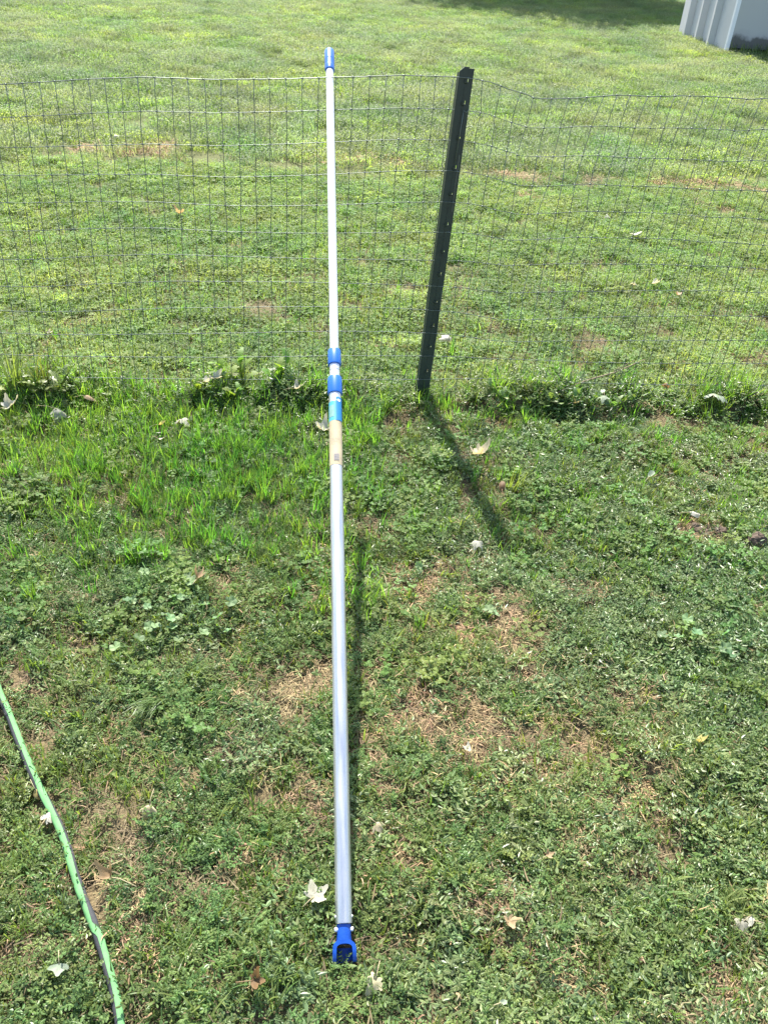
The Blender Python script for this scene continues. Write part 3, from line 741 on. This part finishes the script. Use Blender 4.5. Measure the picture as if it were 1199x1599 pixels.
def scatter(name, kind, x, y, scale, tilt, label, cat):
    c, nv = COLS[kind]; N = len(x); z = terrain(x, y)
    me = bpy.data.meshes.new(name); me.vertices.add(N); me.vertices.foreach_set('co', np.stack([x, y, z], -1).astype(np.float32).ravel())
    rot = np.stack([rng.normal(0, tilt, N), rng.normal(0, tilt, N), rng.uniform(0, 6.283, N)], -1).astype(np.float32)
    a = me.attributes.new('rot', 'FLOAT_VECTOR', 'POINT'); a.data.foreach_set('vector', rot.ravel())
    a = me.attributes.new('scl', 'FLOAT', 'POINT'); a.data.foreach_set('value', np.asarray(scale, np.float32))
    a = me.attributes.new('idx', 'INT', 'POINT'); a.data.foreach_set('value', rng.integers(0, nv, N).astype(np.int32))
    o = obj(name, me); tag(o, label, cat, kind='stuff')
    ng = bpy.data.node_groups.new(name, 'GeometryNodeTree')
    ng.interface.new_socket('Geometry', in_out='INPUT', socket_type='NodeSocketGeometry'); ng.interface.new_socket('Geometry', in_out='OUTPUT', socket_type='NodeSocketGeometry')
    N_ = ng.nodes; L_ = ng.links
    gi, go = N_.new('NodeGroupInput'), N_.new('NodeGroupOutput'); ip = N_.new('GeometryNodeInstanceOnPoints'); ci = N_.new('GeometryNodeCollectionInfo')
    ci.inputs['Collection'].default_value = c; ci.inputs['Separate Children'].default_value = True; ci.inputs['Reset Children'].default_value = True
    def na(nm, ty):
        q = N_.new('GeometryNodeInputNamedAttribute'); q.data_type = ty; q.inputs['Name'].default_value = nm; return [s for s in q.outputs if s.enabled][0]
    er = N_.new('FunctionNodeEulerToRotation')
    L_.new(gi.outputs[0], ip.inputs['Points']); L_.new(ci.outputs[0], ip.inputs['Instance']); ip.inputs['Pick Instance'].default_value = True
    L_.new(na('idx', 'INT'), ip.inputs['Instance Index']); L_.new(na('rot', 'FLOAT_VECTOR'), er.inputs[0]); L_.new(er.outputs[0], ip.inputs['Rotation'])
    L_.new(na('scl', 'FLOAT'), ip.inputs['Scale']); L_.new(ip.outputs[0], go.inputs[0])
    o.modifiers.new('growth', 'NODES').node_group = ng
    return o

# bare and straw-covered spots (photo px centre, radii px) turned into ground ellipses
SPOTS = [(705, 1135, 125, 75, 1), (640, 1160, 55, 40, .8), (460, 1085, 90, 52, 1), (590, 832, 38, 26, .9), (655, 915, 60, 24, .9), (770, 938, 52, 26, .9), (715, 890, 40, 14, .7),
 (795, 1010, 55, 42, .9), (740, 1000, 35, 25, .7), (905, 925, 45, 26, .8), (590, 1065, 32, 32, .9), (470, 1235, 40, 55, .7), (490, 1290, 40, 30, .6), (215, 1150, 24, 14, .9),
 (588, 1228, 25, 16, .8), (590, 1335, 38, 60, .6), (400, 1350, 45, 22, .6), (55, 1392, 55, 22, .7), (305, 1395, 45, 40, .6), (400, 1530, 18, 20, .7), (1165, 1560, 70, 55, .7),
 (1100, 832, 50, 22, 1), (775, 662, 45, 13, .9), (245, 237, 52, 10, 1), (820, 283, 50, 8, 1), (832, 311, 18, 8, 1), (925, 284, 35, 8, 1), (1090, 288, 85, 7, 1), (1058, 461, 18, 9, 1),
 (170, 497, 35, 11, .8), (600, 256, 60, 7, .8), (1190, 304, 25, 6, 1), (1130, 331, 35, 5, .8), (355, 918, 30, 26, .7), (80, 930, 30, 15, .5), (380, 960, 40, 25, .5), (640, 650, 25, 10, .6),
 (940, 1160, 40, 20, .4), (1010, 1240, 40, 20, .35), (410, 1180, 40, 30, .5), (500, 255, 40, 7, .6), (130, 232, 30, 6, .5), (450, 600, 40, 10, .4), (850, 975, 40, 20, .5), (560, 1180, 25, 20, .6)]
EL = []
for (px, py, rx, ry, s) in SPOTS:
    c = gp(px, py); l = gp(px + rx, py); f_ = gp(px, py - ry); EL.append((c.x, c.y, max(.02, abs(l.x - c.x)), max(.02, abs(f_.y - c.y)), s))
def bare(x, y):
    b_ = np.zeros_like(x); q = (fbm(x * 11, y * 11, 5) - .5) * 2.0 + (fbm(x * 34, y * 34, 6) - .5) * 1.5
    for cx, cy, rx, ry, s in EL:
        d = np.sqrt(((x - cx) / rx) ** 2 + ((y - cy) / ry) ** 2) + q * .8
        b_ = np.maximum(b_, s * np.clip((1.17 - d) / .45, 0, 1))
    near = np.clip((2.6 - y) / .8, 0, 1)
    b_ = np.maximum(b_, near * np.clip((fbm(x * 7 + 3, y * 7, 17) - .66) / .07, 0, 1) * .7)
    return b_
def region(y0, y1, dens, keep=lambda x, y: 1.0, pad=260):
    xm = .62 * y1 + 1.0; n = int(dens * (y1 - y0) * 2 * xm)
    x = rng.uniform(-xm, xm, n); y = rng.uniform(y0, y1, n)
    px, py, zz = project(x, y, terrain(x, y))
    ok = (px > -pad) & (px < 1199 + pad) & (py < 1599 + pad) & (zz > .1)
    x, y = x[ok], y[ok]
    if y0 < 1.5:                                        # pressed down under the hose and the pole's foot
        hd = np.min([(x - q.x) ** 2 + (y - q.y) ** 2 for q in fine[::2]], 0)
        ok = (hd > .016 ** 2) | (rng.uniform(0, 1, len(x)) < .25)
        ok &= ~((abs(x + .018) < .026) & (y > .722) & (y < .86))
        x, y = x[ok], y[ok]
    kp = np.broadcast_to(keep(x, y), x.shape)
    ok = rng.uniform(0, 1, len(x)) < kp
    return x[ok], y[ok]
def U(n, a, b_): return rng.uniform(a, b_, n)
FY = fence_y
front = lambda x, y: (y < FY(x) - .05) * 1.0
# near: creeping weeds in clumps
def clumps(x, y, s, lo, hi): return np.clip((fbm(x * 6, y * 6, s) - lo) / (hi - lo), 0, 1)
x, y = region(.25, 2.9, 1500, lambda x, y: front(x, y) * (1 - .9 * bare(x, y)) * (.12 + .88 * clumps(x, y, 40, .32, .52)) * np.where(y > 1.9, np.clip(1.0 - (y - 1.9) * .7, .3, 1), 1))
scatter('creeping_weed', 'weed', x, y, U(len(x), .75, 1.25) * (.65 + .8 * fbm(x * 13, y * 13, 160)), .18, 'low creeping small leaved weed covering the near lawn', 'ground cover')
right = lambda x, y: np.clip(.45 + .5 * x + (fbm(x * 2.2, y * 2.2, 140) - .5) * 2.2, .05, 1)
scatter_leafy = region(.25, 2.9, 900, lambda x, y: front(x, y) * (1 - bare(x, y)) * right(x, y) * (.2 + .8 * clumps(x, y, 150, .35, .52)))
scatter('leafy_weed', 'leafy', scatter_leafy[0], scatter_leafy[1], U(len(scatter_leafy[0]), .75, 1.2), .2, 'coarser pale leaved weeds mixed into the near lawn', 'ground cover')
x, y = region(.25, 2.95, 900, lambda x, y: (1 - .88 * bare(x, y)) * (.25 + .75 * clumps(x, y, 50, .35, .6)))
scatter('lawn_grass', 'short', x, y, U(len(x), .6, 1.15), .2, 'short green lawn grass in front of the fence', 'grass')
x, y = region(.25, 2.6, 620, lambda x, y: (1 - .95 * bare(x, y)) * clumps(x, y, 60, .42, .6))
scatter('crab_grass', 'crab', x, y, U(len(x), .7, 1.2), .2, 'flat broad bladed crab grass in the near lawn', 'grass')
tall = lambda x, y: np.clip((y - 1.55 - .35 * (fbm(x * 3, y * 3, 70) - .5) * 2 - np.where(x > .15, .35, 0)) / .5, 0, 1) * (.3 + .7 * clumps(x, y, 75, .32, .52)) * (1 - .9 * bare(x, y))
x, y = region(1.3, 2.98, 1300, lambda x, y: tall(x, y) * np.where(x < .0, 1, .38))
scatter('tall_grass', 'long', x, y, U(len(x), .5, 1.0) * np.where(x < .05, 1, .8), .16, 'taller bright grass between the bare patches and the fence', 'grass')
x, y = region(1.2, 3.0, 330, lambda x, y: (1 - .9 * bare(x, y)) * clumps(x, y, 80, .45, .58) * np.clip((y - 1.3) / .6, .1, 1))
scatter('clover', 'clover', x, y, U(len(x), .75, 1.25), .15, 'patches of clover in front of the fence', 'clover')
x, y = region(.25, 3.4, 1150, lambda x, y: np.clip(bare(x, y) * 1.0, .09, 1))
scatter('dry_straw', 'straw', x, y, U(len(x), .6, 1.3), .35, 'dry straw lying on the bare patches of lawn', 'straw')
x, y = region(.25, 4.5, 700, lambda x, y: .55 + .45 * bare(x, y))
scatter('dead_thatch', 'thatch', x, y, U(len(x), .8, 1.4), .15, 'dead brown grass clippings low in the lawn', 'thatch')
# the unmown strip under the wire
strip_ = lambda x, y: np.exp(-((y - FY(x) - .0) / .11) ** 2)
x, y = region(2.4, 3.7, 900, lambda x, y: strip_(x, y) * (.22 + .78 * np.clip((bank_n(x) - .3) / .3, 0, 1)))
scatter('fence_line_grass', 'long', x, y, U(len(x), .55, 1.15), .28, 'unmown grass tufts under the wire fence', 'grass')
x, y = region(2.4, 3.7, 1100, lambda x, y: strip_(x, y) * (.25 + .75 * np.clip((bank_n(x) - .3) / .3, 0, 1)))
scatter('fence_line_weed', 'weed', x, y, U(len(x), 1.2, 2.4), .25, 'dark leafy weeds under the wire fence', 'ground cover')
# beyond the fence
edge = lambda x, y: 7.15 + .12 * x + .5 * (fbm(x * 1.3, 0 * y, 33) - .5)
behind = lambda x, y: (y > FY(x) + .03) * (1 - .92 * bare(x, y))
x, y = region(2.7, 8.2, 230, lambda x, y: behind(x, y) * np.clip((edge(x, y) + .2 - y) / .4, 0, 1) * (.55 + .45 * clumps(x * .5, y * .5, 110, .35, .55)))
scatter('mown_lawn', 'lawn', x, y, U(len(x), .75, 1.15), .12, 'short mown clover lawn just beyond the fence', 'grass')
x, y = region(2.9, 5.5, 120, lambda x, y: behind(x, y) * clumps(x, y, 120, .45, .6))
scatter('lawn_tuft', 'long', x, y, U(len(x), .4, .75), .2, 'scattered bright grass tufts beyond the fence', 'grass')
x, y = region(6.6, 48, 26, lambda x, y: np.clip((y - edge(x, y)) / .35, 0, 1) * (1 - bare(x, y)) * (.35 + .65 * clumps(x * .12, y * .12, 130, .38, .55)))
scatter('meadow_grass', 'meadow', x, y, U(len(x), .75, 1.3), .12, 'pale longer grass on the slope beyond the mown lawn', 'grass')
x, y = region(6.8, 48, 24, lambda x, y: np.clip((y - edge(x, y)) / .35, 0, 1) * (1 - bare(x, y)) * (1.05 - .8 * clumps(x * .12, y * .12, 130, .38, .55)))
scatter('meadow_clover', 'green', x, y, U(len(x), .7, 1.2), .12, 'greener low growth between the pale meadow grass', 'grass')
x, y = region(6.4, 9, 300, lambda x, y: np.clip(bare(x, y), 0, 1))
scatter('meadow_straw', 'straw', x, y, U(len(x), 1.5, 2.5), .2, 'brown dry strips along the edge of the meadow', 'straw')

# ------------------------------------------------------------------ plants one can point at
def round_leaf(seed, s=1.0):
    """scalloped mallow leaf, 1 unit wide, in the xy plane, stalk to the origin"""
    r_ = np.random.default_rng(seed); n = 20; V = [(0, 0, 0)]; T_ = [.1]
    for rr in (.5, 1.0):
        for j in range(n):
            a = math.pi * (-.5 + .08) + (2 * math.pi - .5) * j / (n - 1); q = rr * .5 * (1 + .13 * abs(math.cos(2.5 * (a - math.pi / 2)))) * r_.uniform(.95, 1.05)
            V.append((q * math.cos(a), q * math.sin(a), .10 * rr * rr * math.cos(5 * (a - math.pi / 2)) + .12 * rr * rr)); T_.append(rr)
    Fq = [(0, 1 + j, 2 + j) for j in range(n - 1)] + [(1 + j, 1 + n + j, 2 + n + j, 2 + j) for j in range(n - 1)]
    return V, Fq, T_
def lobed_leaf(seed):
    r_ = np.random.default_rng(seed); k = MB(); n = 11; Lf = []; Rt = []; Md = []
    for i in range(n):
        f = i / (n - 1); wv = (.10 + .30 * math.sin(math.pi * min(1, f * .93 + .05)) ** .8) * (1.0 if i % 2 else .45) * r_.uniform(.85, 1.1)
        if i == n - 1: wv = .01
        z = .25 * f - .42 * f * f
        Md.append((0, f, z)); Lf.append((-wv * .75, f - .05, z + .07 * wv)); Rt.append((wv * .75, f - .05, z + .07 * wv))
    V = Md + Lf + Rt; Fq = []
    for i in range(n - 1): Fq += [(i, n + i, n + i + 1, i + 1), (i, i + 1, 2 * n + i + 1, 2 * n + i)]
    return V, Fq, [r_.uniform(.2, .8)] * len(V)
mal = [mesh_from('mallow_leaf', *round_leaf(s)[:2], M['mallow'], True, round_leaf(s)[2]) for s in (1, 2, 3)]
lob = [mesh_from('lobed_leaf', *lobed_leaf(s)[:2], M['lettuce'], True, lobed_leaf(s)[2]) for s in (4, 5, 6, 7)]
dkl = [mesh_from('dark_leaf', *lobed_leaf(s)[:2], M['weed'], True, lobed_leaf(s)[2]) for s in (14, 15)]
def plant(name, loc, leaves, label, cat, stem, smat, meshes, group=None):
    root = empty(name, loc, label, cat, group)
    if stem:
        for pts, r_ in stem:
            k = MB(); k.tube(pts, r_, 6); k.build('stem', smat, root)
    for i, (p, rot, s) in enumerate(leaves):
        o = obj('leaf', meshes[i % len(meshes)], root, p, rot); o.scale = (s, s, s)
    return root
def mallow(px, py, n, rad, label, sz=(.021, .032)):
    c = gp(px, py); lv = []; st_ = []
    for i in range(n):
        a = rng.uniform(0, 6.28); n = n; d = rad * math.sqrt(rng.uniform(0, 1)); h = rng.uniform(.018, .060)
        p = Vector((d * math.cos(a), d * math.sin(a), h)); lv.append((p, (rng.normal(.1, .3), rng.normal(0, .3), rng.uniform(0, 6.28)), rng.uniform(*sz)))
        st_.append(([(p.x * .2, p.y * .2, 0), (p.x * .7, p.y * .7, h * .7), p], .0009))
    plant('mallow_plant', c, lv, label, 'weed', st_, M['mallow'], mal, 'round leaved mallow plants in the lawn')
mallow(205, 965, 8, .12, 'pale round leaved mallow leftmost in the patch left of the pole')
mallow(262, 950, 10, .13, 'pale round leaved mallow in the middle of the patch left of the pole')
mallow(318, 968, 7, .11, 'pale round leaved mallow nearest the pole in the left patch')
mallow(240, 1010, 6, .11, 'pale mallow lowest in the patch left of the pole')
mallow(1075, 1005, 7, .12, 'pale round leaved mallow on the right lawn')
mallow(655, 902, 2, .02, 'single pale round leaf beside the bare patch right of the pole', (.02, .028))
mallow(758, 968, 3, .03, 'small mallow among the bare patches right of the pole')
mallow(1165, 895, 3, .03, 'small pale mallow below the dark clod at the right edge')
def lobed_plant(px, py, H_, n, L, label, meshes, name='lobed_weed', nst=2):
    c = gp(px, py); lv = []; st_ = []
    for s in range(nst):
        ax = rng.uniform(-.06, .06) + (s - (nst - 1) / 2) * .16; ay = rng.uniform(-.03, .03); h = H_ * rng.uniform(.8, 1)
        tip = Vector((ax * 1.2, ay + .02, h)); st_.append(([(ax * .4, ay, -.01), (ax * .9, ay, h * .5), tip], [.0045, .0035, .0015]))
        for i in range(n):
            f = (i + .3) / n; a = i * 2.4 + s; p = Vector((ax * (.4 + .8 * f), ay, h * f))
            lv.append((p, (rng.uniform(.2, .9) + f * .4, rng.normal(0, .2), a), L * (1.15 - .6 * f) * rng.uniform(.8, 1.15)))
    plant(name, c, lv, label, 'weed', st_, M['lettuce'], meshes)
lobed_plant(388, 622, .20, 11, .10, 'bright lobed leafy weed under the fence left of the pole', lob, nst=3)
lobed_plant(330, 622, .08, 8, .06, 'low bright weed left of the lobed leafy weed', lob, nst=2)
lobed_plant(65, 618, .14, 10, .07, 'dark leafy weed under the fence at the far left', dkl, 'dark_weed', 3)
lobed_plant(838, 640, .11, 9, .06, 'dark leafy weed right of the post under the fence', dkl, 'dark_weed', 3)
lobed_plant(905, 640, .09, 9, .055, 'dark leafy weed below the twig', dkl, 'dark_weed', 3)
def grass_clump(px, py, n, L, wd, lean, mat, label, bend=(.3, 1.0)):
    c = gp(px, py); k = MB()
    for _ in range(n):
        az = lean[0] + rng.normal(0, lean[1])
        blade(k, (*rng.normal(0, .014, 2), -.005), az, rng.uniform(.5, 1) * L, wd * rng.uniform(.7, 1.2), rng.uniform(*bend), rng.uniform(), 6, rng.uniform(-.6, .6))
    o = k.build('grass_clump', M[mat], smooth=False, loc=c); tag(o, label, 'grass clump', 'tall clumps of grass')
grass_clump(30, 618, 46, .26, .006, (1.0, 1.2), 'grass', 'tall arching grass clump at the left edge under the fence', (.2, 1.0))
grass_clump(70, 612, 30, .22, .005, (.6, 1.0), 'grass', 'tall grass clump right beside the leftmost one')
grass_clump(255, 1105, 46, .15, .0045, (-2.1, .25), 'grass', 'grass tuft combed flat to the lower left beside the mallow', (1.0, 1.4))
grass_clump(300, 1065, 26, .13, .005, (-.4, .6), 'grass', 'pale grass tuft arching right below the mallow', (.7, 1.2))
grass_clump(800, 775, 34, .15, .005, (-.7, .8), 'grass', 'grass tuft right of the post shadow')
grass_clump(705, 560, 12, .12, .006, (0, 2.5), 'bright', 'upright bright grass tuft beyond the fence right of the post', (.1, .5))
grass_clump(790, 1100, 14, .075, .005, (0, 2.5), 'bright', 'small green tuft standing in the straw patch', (.3, .9))
grass_clump(700, 1085, 40, .045, .003, (0, 2.5), 'grass', 'little round cushion of grass in the straw patch', (.2, 1.0))
grass_clump(490, 1100, 14, .07, .0045, (.5, 2), 'grass', 'grey green tuft in the straw left of the pole', (.4, 1.0))
# weeds against the shed: one tangle nobody could count
k = MB()
for i in range(42):
    f = i / 41
    c_l = Vector((.1 + f * 3.8 + rng.normal(0, .05), -.12 + rng.normal(0, .08), 0)); cw = sh.matrix_basis @ c_l
    zb = float(terrain(cw.x, cw.y)); hh = rng.uniform(.5, 1.1)
    for _ in range(26): blade(k, (cw.x + rng.normal(0, .06), cw.y + rng.normal(0, .06), zb - .02), rng.uniform(0, 6.28), rng.uniform(.12, .34) * hh, .014, rng.uniform(.2, 1.0), rng.uniform(), 4, rng.uniform(-.6, .6))
o = k.build('shed_weeds', M['weed'], smooth=False); tag(o, 'dark tangled weeds along the foot of the pale shed front', 'weeds', kind='stuff')
